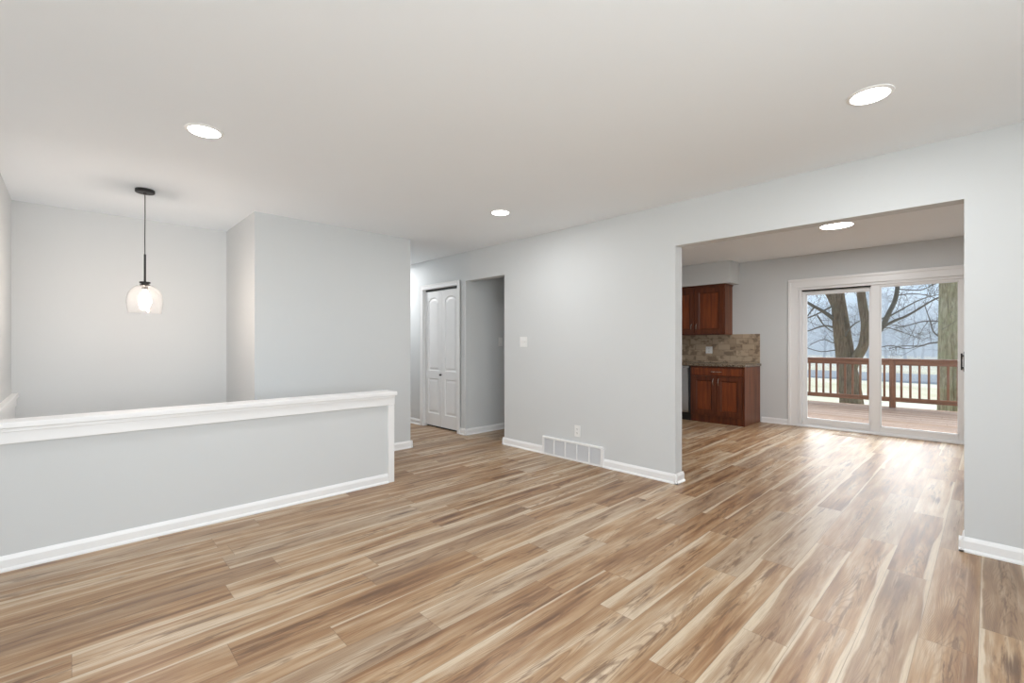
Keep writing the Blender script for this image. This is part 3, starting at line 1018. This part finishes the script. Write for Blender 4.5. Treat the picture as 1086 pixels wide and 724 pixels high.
# floor register in front of the sliding door
fr = thing('floor_register', 'slim pale floor register set in the planks before the sliding door', 'vent', (7.47, 1.28, 0.0))
bm = bmesh.new()
box(bm, -0.055, 0.055, -0.19, -0.175, 0.0, 0.005, 0.001)
box(bm, -0.055, 0.055, 0.175, 0.19, 0.0, 0.005, 0.001)
box(bm, -0.055, -0.040, -0.1748, 0.1748, 0.0, 0.005, 0.001)
box(bm, 0.040, 0.055, -0.1748, 0.1748, 0.0, 0.005, 0.001)
mesh_obj('register_frame', bm, M['oak_sill'], fr)
bm = bmesh.new()
for k in range(17):
    y = -0.168 + k * 0.021
    box(bm, -0.041, 0.041, y - 0.005, y + 0.005, 0.0005, 0.004)
mesh_obj('register_slats', bm, M['oak_sill'], fr)


# ------------------------------------------------------------------ lamps
def recessed(label, x, y, z, r, watts, name='recessed_light', group=None):
    t = thing(name, label, 'ceiling light', (x, y, z), 0, group)
    bm = bmesh.new()
    lathe(bm, [(r + 0.018, 0.0), (r + 0.017, -0.004), (r + 0.004, -0.008), (r, -0.006), (r, 0.0)], n=48)
    mesh_obj('trim_ring', bm, M['plastic'], t, True)
    bm = bmesh.new()
    lathe(bm, [(r, -0.004), (r * 0.98, -0.008), (r * 0.75, -0.011), (r * 0.4, -0.013), (0, -0.0135)], n=48)
    mesh_obj('lens', bm, M['lens'], t, True)
    ld = bpy.data.lights.new('lamp_light', 'AREA')
    ld.shape = 'DISK'
    ld.size = 2 * r
    ld.energy = watts
    ld.color = (0.98, 0.99, 1.0)
    lo = bpy.data.objects.new('lamp_light', ld)
    COL.objects.link(lo)
    lo.parent = t
    lo.location = (0, 0, -0.016)
    return t


recessed('round recessed ceiling light above the half wall near the pendant', 0.555, 3.139, CZ, 0.078, LAMP_W)
recessed('round recessed ceiling light above the right end of the living room', 2.846, 0.408, CZ, 0.078, LAMP_W)
recessed('round recessed ceiling light nearest the closet and corridor', 2.892, 3.165, CZ, 0.078, LAMP_W)
recessed('round recessed ceiling light in the near corner of the living room', 0.555, 0.408, CZ, 0.078, LAMP_W)
recessed('wide flush disc light on the dining room ceiling', 6.10, 1.17, DZ, 0.150, FLUSH_W, 'flush_light')
recessed('round ceiling light in the hall beyond the closet', 3.33, 6.55, CZ, 0.078, HALL_W)

pn = thing('pendant_lamp', 'black cord pendant with a lit clear glass shade over the stairwell', 'pendant lamp', (0.425, 4.67, CZ))
bm = bmesh.new()
lathe(bm, [(0, 0), (0.062, 0), (0.064, -0.004), (0.064, -0.022), (0.060, -0.026), (0.012, -0.027), (0.010, -0.036), (0, -0.036)], n=40)
mesh_obj('canopy', bm, M['black'], pn, True)
bm = bmesh.new()
tube(bm, [(0, 0, -0.03), (0.001, 0.001, -0.2), (-0.001, 0, -0.38), (0, 0, -0.525)], [0.0033] * 4, 8)
mesh_obj('cord', bm, M['black'], pn, True)
bm = bmesh.new()
tube(bm, [(0, 0, -0.515), (0, 0, -0.745)], [0.0075, 0.0075], 12)
mesh_obj('stem', bm, M['black'], pn, True)
bm = bmesh.new()
lathe(bm, [(0, -0.735), (0.034, -0.735), (0.036, -0.738), (0.036, -0.746), (0.024, -0.750), (0.024, -0.756), (0.034, -0.757), (0.034, -0.768), (0.021, -0.772), (0.019, -0.800), (0, -0.800)], n=32)
mesh_obj('socket', bm, M['black'], pn, True)
bm = bmesh.new()
outer = [(0.030, -0.758), (0.055, -0.768), (0.085, -0.792), (0.107, -0.828), (0.117, -0.870), (0.118, -0.905), (0.113, -0.950), (0.106, -0.985)]
inner = [(r - 0.003, z) for r, z in outer[::-1]]
lathe(bm, outer + inner, n=48, close=True)
mesh_obj('glass_shade', bm, M['shade'], pn, True)
bm = bmesh.new()
lathe(bm, [(0, -0.800), (0.013, -0.801), (0.014, -0.815), (0.022, -0.835), (0.029, -0.860), (0.030, -0.880), (0.025, -0.900), (0.013, -0.914), (0, -0.918)], n=28)
mesh_obj('bulb', bm, M['bulb'], pn, True)
# ------------------------------------------------------------------ deck and railing
GZ = -0.95
DKX, DKZ = 11.86, -0.05
bm = bmesh.new()
xx = FX + 0.16
rd = random.Random(3)
while xx < DKX + 0.08:
    ys = [-7.0, -7.0 + rd.uniform(1.5, 4.5)]
    while ys[-1] < 9:
        ys.append(ys[-1] + rd.choice((3.0, 3.66, 4.2)))
    for a, b in zip(ys, ys[1:]):
        box(bm, xx, xx + 0.138, a + 0.002, b - 0.002, DKZ - 0.03, DKZ, 0.003, 1)
    xx += 0.144
box(bm, FX + 0.16, DKX + 0.10, -7.0, 9.0, DKZ - 0.24, DKZ - 0.032)
N = Nodes('cedar_deck_boards')
ob = N.n('ShaderNodeTexCoord').outputs['Object']
s_ = N.n('ShaderNodeSeparateXYZ', {0: ob})
bid = N.m('FLOOR', N.m('DIVIDE', N.m('SUBTRACT', s_.outputs[0], FX + 0.16), 0.144))
v_ = N.vec(N.m('MULTIPLY', s_.outputs[0], 24.0), N.m('ADD', N.m('MULTIPLY', s_.outputs[1], 1.4), N.m('MULTIPLY', bid, 7.3)), bid)
n_ = N.noise(v_, 1.0, 5, 0.6, 0.5)
wn = N.n('ShaderNodeTexWhiteNoise', {'W': bid}, noise_dimensions='1D').outputs['Value']
cc = N.ramp(n_, [(0.32, srgb(112, 78, 56)), (0.48, srgb(148, 110, 82)), (0.6, srgb(172, 136, 106)), (0.74, srgb(196, 164, 136))])
cc = N.mix(N.m('MULTIPLY', wn, 0.35), cc, srgb(206, 186, 172))
vk = N.n('ShaderNodeTexVoronoi', {'Vector': ob, 'Scale': 1.6}).outputs['Distance']
cc = N.mix(N.m('MULTIPLY', N.m('SUBTRACT', 1.0, N.step(vk, 0.03, 0.09)), 0.7), cc, srgb(92, 62, 46))
M['deck'] = N.done(cc, 0.75, 0, N.bump(n_, 0.2, 0.004), 0.2)
structure('deck_floor', bm, M['deck'])

rl = thing('deck_railing', 'brown wooden deck railing with square balusters beyond the sliding door', 'railing', (DKX, 0, DKZ))
RH = 0.975
RY0, RY1 = -4.4, 6.4
bm = bmesh.new()
box(bm, -0.075, 0.075, RY0, 1.338, RH - 0.036, RH, 0.006)
box(bm, -0.075, 0.075, 1.342, RY1, RH - 0.036, RH, 0.006)
mesh_obj('rail_cap', bm, M['railwood'], rl)
posts = [-3.95, -1.35, 1.34, 3.95, 6.3]
for py in posts:
    mesh_obj('post', boxes((-0.045, 0.045, py - 0.048, py + 0.048, 0.0, RH - 0.037), bev=0.004), M['postwood'], rl)
for a, b in zip(posts, posts[1:]):
    mesh_obj('top_rail', boxes((-0.040, -0.002, a + 0.048, b - 0.048, RH - 0.130, RH - 0.038), bev=0.003), M['railwood'], rl)
    mesh_obj('bottom_rail', boxes((-0.040, -0.002, a + 0.048, b - 0.048, 0.120, 0.208), bev=0.003), M['railwood'], rl)
    n = int(round((b - a) / 0.132))
    for i in range(1, n):
        y = a + (b - a) * i / n
        if -1.4 < y < 4.3:
            mesh_obj('baluster', boxes((0.0, 0.036, y - 0.018, y + 0.018, 0.128, RH - 0.038), bev=0.002), M['postwood'], rl)

# ------------------------------------------------------------------ yard
bm = bmesh.new()
nx, ny = 44, 40
grid = []
rg = random.Random(5)
for i in range(nx + 1):
    row = []
    for j in range(ny + 1):
        x = 8.0 + 160 * (i / nx) ** 1.5
        y = -90 + 200 * j / ny
        z = GZ + 0.05 * math.sin(x * 0.35) * math.cos(y * 0.21)
        row.append(bm.verts.new((x, y, z)))
    grid.append(row)
for i in range(nx):
    for j in range(ny):
        bm.faces.new((grid[i][j], grid[i + 1][j], grid[i + 1][j + 1], grid[i][j + 1]))
structure('ground_yard', bm, M['ground'], smooth=True)
bm = bmesh.new()
box(bm, -60, -1.35, -80, 90, -1.4, -0.9)
structure('ground_front', bm, M['ground'])
# grey road across the field
bm = bmesh.new()
prev = None
for i in range(31):
    y = -45 + 4.0 * i
    xr = 38 + 0.10 * y
    cur = [bm.verts.new((xr - 4.2, y, GZ + 0.075)), bm.verts.new((xr + 4.2, y, GZ + 0.075)),
           bm.verts.new((xr + 4.6, y, GZ - 0.1)), bm.verts.new((xr - 4.6, y, GZ - 0.1))]
    if prev:
        for k in range(4):
            bm.faces.new((prev[k], cur[k], cur[(k + 1) % 4], prev[(k + 1) % 4]))
    else:
        bm.faces.new(cur)
    prev = cur
bm.faces.new(prev)
structure('road_yard', bm, M['asphalt'])
# wooded rise at the back of the field
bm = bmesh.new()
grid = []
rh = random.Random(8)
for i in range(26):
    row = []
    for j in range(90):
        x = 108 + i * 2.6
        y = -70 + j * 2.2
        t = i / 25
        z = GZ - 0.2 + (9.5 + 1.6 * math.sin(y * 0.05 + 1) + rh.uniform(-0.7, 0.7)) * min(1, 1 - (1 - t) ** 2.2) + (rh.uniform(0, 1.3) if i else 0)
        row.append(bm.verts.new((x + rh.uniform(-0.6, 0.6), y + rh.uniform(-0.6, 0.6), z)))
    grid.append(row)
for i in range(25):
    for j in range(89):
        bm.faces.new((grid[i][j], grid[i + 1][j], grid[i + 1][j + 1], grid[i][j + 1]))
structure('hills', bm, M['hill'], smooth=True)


# ------------------------------------------------------------------ bare trees
def twig_out(bm, p, d, length, r, depth, rg, n=5, spread=0.75, droop=0.0):
    """One branch with a wandering axis, then its own side branches."""
    p = Vector(p)
    d = Vector(d).normalized()
    segs = 4 if depth > 0 else 3
    pts, rad = [p.copy()], [r]
    for i in range(segs):
        d = (d + Vector((rg.gauss(0, 0.16), rg.gauss(0, 0.16), rg.gauss(0.03 - droop, 0.14)))).normalized()
        p = p + d * (length / segs)
        pts.append(p.copy())
        rad.append(r * (1 - 0.72 * (i + 1) / segs))
    tube(bm, pts, rad, n, False)
    if depth <= 0:
        return
    for k in range(rg.choice((3, 4, 4, 5)) if depth > 1 else rg.choice((2, 3, 3))):
        s = rg.uniform(0.25, 1.0)
        i = min(int(s * segs), segs - 1)
        q = pts[i].lerp(pts[i + 1], s * segs - i)
        ax = Vector((rg.gauss(0, 1), rg.gauss(0, 1), rg.gauss(0.15 - droop, 0.7))).normalized()
        nd = (d * (1 - spread * 0.5) + ax * spread).normalized()
        twig_out(bm, q, nd, length * rg.uniform(0.45, 0.72), max(rad[i] * 0.55, 0.003), depth - 1, rg, max(3, n - 1), spread, droop)


def limb(bm, pts, radii, n=8):
    """Smooth a coarse axis, then tube it."""
    P, R = [], []
    for i in range(len(pts) - 1):
        p0 = Vector(pts[max(i - 1, 0)])
        p1, p2 = Vector(pts[i]), Vector(pts[i + 1])
        p3 = Vector(pts[min(i + 2, len(pts) - 1)])
        for k in range(4):
            t = k / 4
            P.append(0.5 * ((2 * p1) + (p2 - p0) * t + (2 * p0 - 5 * p1 + 4 * p2 - p3) * t * t + (3 * p1 - p0 - 3 * p2 + p3) * t ** 3))
            R.append(radii[i] + (radii[i + 1] - radii[i]) * t)
    P.append(Vector(pts[-1]))
    R.append(radii[-1])
    tube(bm, P, R, n, True)


def branch_set(bm, specs, rg, depth=2):
    for pts, r0, r1 in specs:
        m = len(pts)
        limb(bm, pts, [r0 + (r1 - r0) * i / (m - 1) for i in range(m)], 7)
        for i in range(1, m):
            p0, p1 = Vector(pts[i - 1]), Vector(pts[i])
            for k in range(1):
                q = p0.lerp(p1, rg.random())
                ax = Vector((rg.gauss(0, 0.7), rg.gauss(0, 0.9), rg.gauss(0.1, 0.8)))
                twig_out(bm, q, (p1 - p0).normalized() * 0.7 + ax, rg.uniform(0.35, 0.85), 0.007, depth, rg, 4, 0.8)


rt = random.Random(21)
X1 = 15.0
t1 = thing('bare_tree', 'large forked brown tree trunk seen through the left glass panel', 'tree', (X1, 2.52, GZ))
off = Vector((X1, 2.52, GZ))
L = lambda pts, dx=None: [tuple(Vector((X1 + (dx[i] if dx else 0), y, z)) - off) for i, (y, z) in enumerate(pts)]
bm = bmesh.new()
limb(bm, L([(2.50, GZ - 0.15), (2.53, -0.55), (2.57, 0.0), (2.62, 0.40), (2.68, 0.91), (2.77, 1.72), (2.86, 2.67), (2.93, 3.6), (2.9, 5.0), (3.0, 6.8)]),
     [0.36, 0.28, 0.25, 0.235, 0.215, 0.195, 0.150, 0.13, 0.10, 0.04], 16)
limb(bm, L([(2.60, 0.42), (2.50, 0.71), (2.38, 0.94), (2.26, 1.21), (2.21, 1.7), (2.27, 2.2), (2.32, 2.7), (2.38, 3.4), (2.2, 5.2)],
           [0, -.05, -.1, -.15, -.18, -.2, -.2, -.2, -.2]), [0.15, 0.14, 0.125, 0.115, 0.108, 0.10, 0.095, 0.085, 0.03], 12)
limb(bm, L([(2.82, 2.00), (2.90, 2.24), (3.01, 2.5), (3.14, 2.76), (3.32, 3.2), (3.7, 4.6)], [0, .05, .1, .15, .2, .4]),
     [0.12, 0.105, 0.095, 0.088, 0.075, 0.03], 10)
mesh_obj('trunk', bm, M['bark'], t1, True)
bm = bmesh.new()
specs = [
    (L([(2.80, 1.78), (2.94, 1.92), (3.12, 2.10), (3.34, 2.27), (3.63, 2.48), (4.2, 2.7)], [0, -.1, -.25, -.4, -.6, -.8]), 0.060, 0.024),
    (L([(2.80, 1.60), (2.96, 1.67), (3.16, 1.73), (3.40, 1.69), (3.63, 1.61), (4.1, 1.5)], [0, .1, .25, .4, .5, .6]), 0.034, 0.012),
    (L([(2.86, 2.30), (3.03, 2.19), (3.29, 2.02), (3.63, 1.88), (4.0, 1.8)], [0, -.15, -.3, -.4, -.5]), 0.030, 0.012),
    (L([(2.70, 1.25), (2.63, 1.46), (2.48, 1.69), (2.32, 1.81)], [0, -.2, -.3, -.35]), 0.028, 0.012),
    (L([(3.30, 2.22), (3.36, 2.14), (3.47, 1.95), (3.66, 1.65)], [-.4, -.4, -.45, -.5]), 0.024, 0.010),
    (L([(3.25, 2.00), (3.12, 1.73), (2.94, 1.54)], [-.3, -.2, -.1]), 0.022, 0.012),
    (L([(2.66, 0.95), (2.9, 1.05), (3.3, 1.0), (3.7, 1.1)], [0, .2, .4, .6]), 0.020, 0.008),
    (L([(2.74, 1.35), (3.0, 1.25), (3.3, 1.35), (3.7, 1.2)], [0, .3, .6, .9]), 0.018, 0.008),
]
branch_set(bm, specs, rt, 2)
for k in range(16):
    q = L([(2.78 + rt.uniform(-0.35, 0.35), rt.uniform(2.7, 5.0))])[0]
    twig_out(bm, q, (rt.gauss(0, 1), rt.gauss(0, 1), 0.3), 1.6, 0.022, 3, rt, 5, 0.8)
mesh_obj('branches', bm, M['limb'], t1, True)

X2 = 14.0
t2 = thing('bare_tree', 'pale lichen covered twin trunk seen through the right glass panel', 'tree', (X2, 0.6, GZ))
off = Vector((X2, 0.6, GZ))
L = lambda pts, dx=None: [tuple(Vector((X2 + (dx[i] if dx else 0), y, z)) - off) for i, (y, z) in enumerate(pts)]
bm = bmesh.new()
limb(bm, L([(0.67, GZ - 0.15), (0.67, -0.36), (0.67, 0.48), (0.665, 1.53), (0.675, 2.61), (0.70, 3.4), (0.8, 5.4)]), [0.18, 0.145, 0.135, 0.130, 0.105, 0.09, 0.04], 14)
limb(bm, L([(0.42, GZ - 0.15), (0.44, -0.33), (0.44, 0.49), (0.46, 1.01), (0.50, 1.63), (0.565, 2.6), (0.58, 3.3), (0.45, 5.6)], [.1, .06, .04, .02, -.02, -.05, -.1, -.2]),
     [0.19, 0.155, 0.145, 0.14, 0.135, 0.115, 0.10, 0.04], 14)
mesh_obj('trunk', bm, M['bark2'], t2, True)
bm = bmesh.new()
branch_set(bm, [
    (L([(0.70, 1.27), (0.95, 1.23), (1.11, 1.17), (1.44, 1.17), (1.70, 1.10)], [0, .1, .2, .3, .35]), 0.020, 0.007),
    (L([(0.70, 1.72), (0.90, 1.74), (1.11, 1.73), (1.35, 1.65), (1.6, 1.6)], [0, .1, .2, .3, .4]), 0.018, 0.007),
    (L([(0.72, 1.34), (0.87, 1.49), (0.93, 1.75), (0.99, 1.96), (1.05, 2.2)], [0, .1, .1, .15, .2]), 0.018, 0.007),
], rt, 2)
for k in range(10):
    q = L([(0.62 + rt.uniform(-0.1, 0.1), rt.uniform(2.9, 5.0))])[0]
    twig_out(bm, q, (rt.gauss(0, 1), rt.gauss(0, 1), 0.3), 1.5, 0.02, 3, rt, 5, 0.8)
mesh_obj('branches', bm, M['limb'], t2, True)

# a third tree whose stem stands behind the middle stile; its limbs reach across the right panel
X3 = 15.6
t3 = thing('bare_tree', 'slender grey tree with spreading limbs behind the middle door stile', 'tree', (X3, 2.12, GZ))
off = Vector((X3, 2.12, GZ))
k3 = 15.6 / 15.0
L = lambda pts, dx=None: [tuple(Vector((X3 + (dx[i] if dx else 0), y * k3, 1.22 + (z - 1.22) * k3)) - off) for i, (y, z) in enumerate(pts)]
bm = bmesh.new()
limb(bm, L([(2.06, GZ - 0.15), (2.05, -0.3), (2.06, 0.6), (2.05, 1.15), (2.02, 1.40)]), [0.13, 0.10, 0.085, 0.075, 0.068], 10)
limb(bm, L([(2.03, 1.36), (1.98, 1.50), (1.89, 1.69), (1.78, 1.98), (1.65, 2.33), (1.60, 2.75), (1.575, 3.15), (1.5, 4.2)], [0, 0, 0, 0, .05, .1, .1, .2]),
     [0.066, 0.062, 0.060, 0.057, 0.052, 0.048, 0.043, 0.015], 10)
mesh_obj('trunk', bm, M['limb'], t3, True)
bm = bmesh.new()
branch_set(bm, [
    (L([(2.02, 1.38), (1.87, 1.64), (1.63, 1.80), (1.42, 1.89), (1.19, 2.04), (0.97, 2.20), (0.80, 2.30)], [0, -.1, -.2, -.3, -.4, -.5, -.6]), 0.044, 0.014),
    (L([(1.98, 1.84), (1.74, 1.95), (1.49, 2.13), (1.24, 2.30), (1.01, 2.40), (.8, 2.45)], [0, .1, .2, .3, .4, .5]), 0.026, 0.008),
    (L([(1.62, 2.42), (1.54, 2.46), (1.27, 2.47), (1.01, 2.40), (0.85, 2.27)], [0, .1, .2, .3, .3]), 0.018, 0.007),
    (L([(1.95, 1.58), (1.82, 1.64), (1.54, 1.52), (1.22, 1.37)], [0, .1, .3, .4]), 0.018, 0.006),
    (L([(1.60, 2.60), (1.19, 2.53), (1.01, 2.58), (0.80, 2.68)], [0, -.1, -.2, -.3]), 0.016, 0.006),
    (L([(2.02, 1.1), (1.75, 1.18), (1.45, 1.1), (1.15, 1.2)], [0, .2, .3, .4]), 0.014, 0.006),
], rt, 2)
mesh_obj('branches', bm, M['limb'], t3, True)


# ------------------------------------------------------------------ woods at the back of the field
def woods_tree(seed, h):
    rg = random.Random(seed)
    t = thing('woodland_tree', 'grey leafless tree in the hazy woods beyond the field', 'tree', (0, 0, 0), 0, 'leafless trees along the woods')
    bm = bmesh.new()
    pts, rad = [], []
    x = y = 0.0
    for i in range(7):
        pts.append((x, y, h * 0.85 * i / 6))
        rad.append(0.17 * (1 - 0.85 * i / 6))
        x += rg.gauss(0, 0.16)
        y += rg.gauss(0, 0.16)
    tube(bm, pts, rad, 7, False)
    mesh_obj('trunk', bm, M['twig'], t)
    bm = bmesh.new()
    for k in range(42):
        s = rg.uniform(0.22, 0.98)
        i = min(int(s * 6), 5)
        q = Vector(pts[i]).lerp(Vector(pts[i + 1]), s * 6 - i)
        a = rg.uniform(0, 2 * PI)
        twig_out(bm, q, (math.cos(a), math.sin(a), rg.uniform(0.25, 1.1)), h * 0.24 * (1.15 - 0.6 * s), 0.055, 2, rg, 4, 0.75)
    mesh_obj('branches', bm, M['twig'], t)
    return t


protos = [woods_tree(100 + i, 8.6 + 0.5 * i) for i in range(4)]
rw = random.Random(77)
n = 0
for row, xr in enumerate((66, 73, 80, 88, 96, 104)):
    y = xr * -0.03 + (2.7 if row % 2 else 0.0)
    while y < xr * 0.31:
        o = protos[n] if n < 4 else copy_tree(protos[n % 4])
        o.location = (xr + rw.uniform(-1.2, 1.2), y + rw.uniform(-0.8, 0.8), GZ - 0.1)
        o.rotation_euler = (0, 0, rw.uniform(0, 2 * PI))
        sc = rw.uniform(0.8, 1.1)
        o.scale = (sc, sc, sc)
        n += 1
        y += rw.uniform(5.0, 6.2)

# ------------------------------------------------------------------ cold mist lying over the field and the woods
N = Nodes('winter_mist')
vs = N.n('ShaderNodeVolumeScatter', {'Color': (0.80, 0.90, 1.0, 1), 'Density': MIST, 'Anisotropy': 0.0})
N.t.links.new(vs.outputs[0], N.out.inputs['Volume'])
bm = bmesh.new()
box(bm, 24, 172, -70, 110, GZ + 0.2, 7.0)
hz = mesh_obj('mist', bm, N.mat)
tag(hz, 'thin cold mist hanging over the field and the distant woods', 'mist', None, 'stuff')
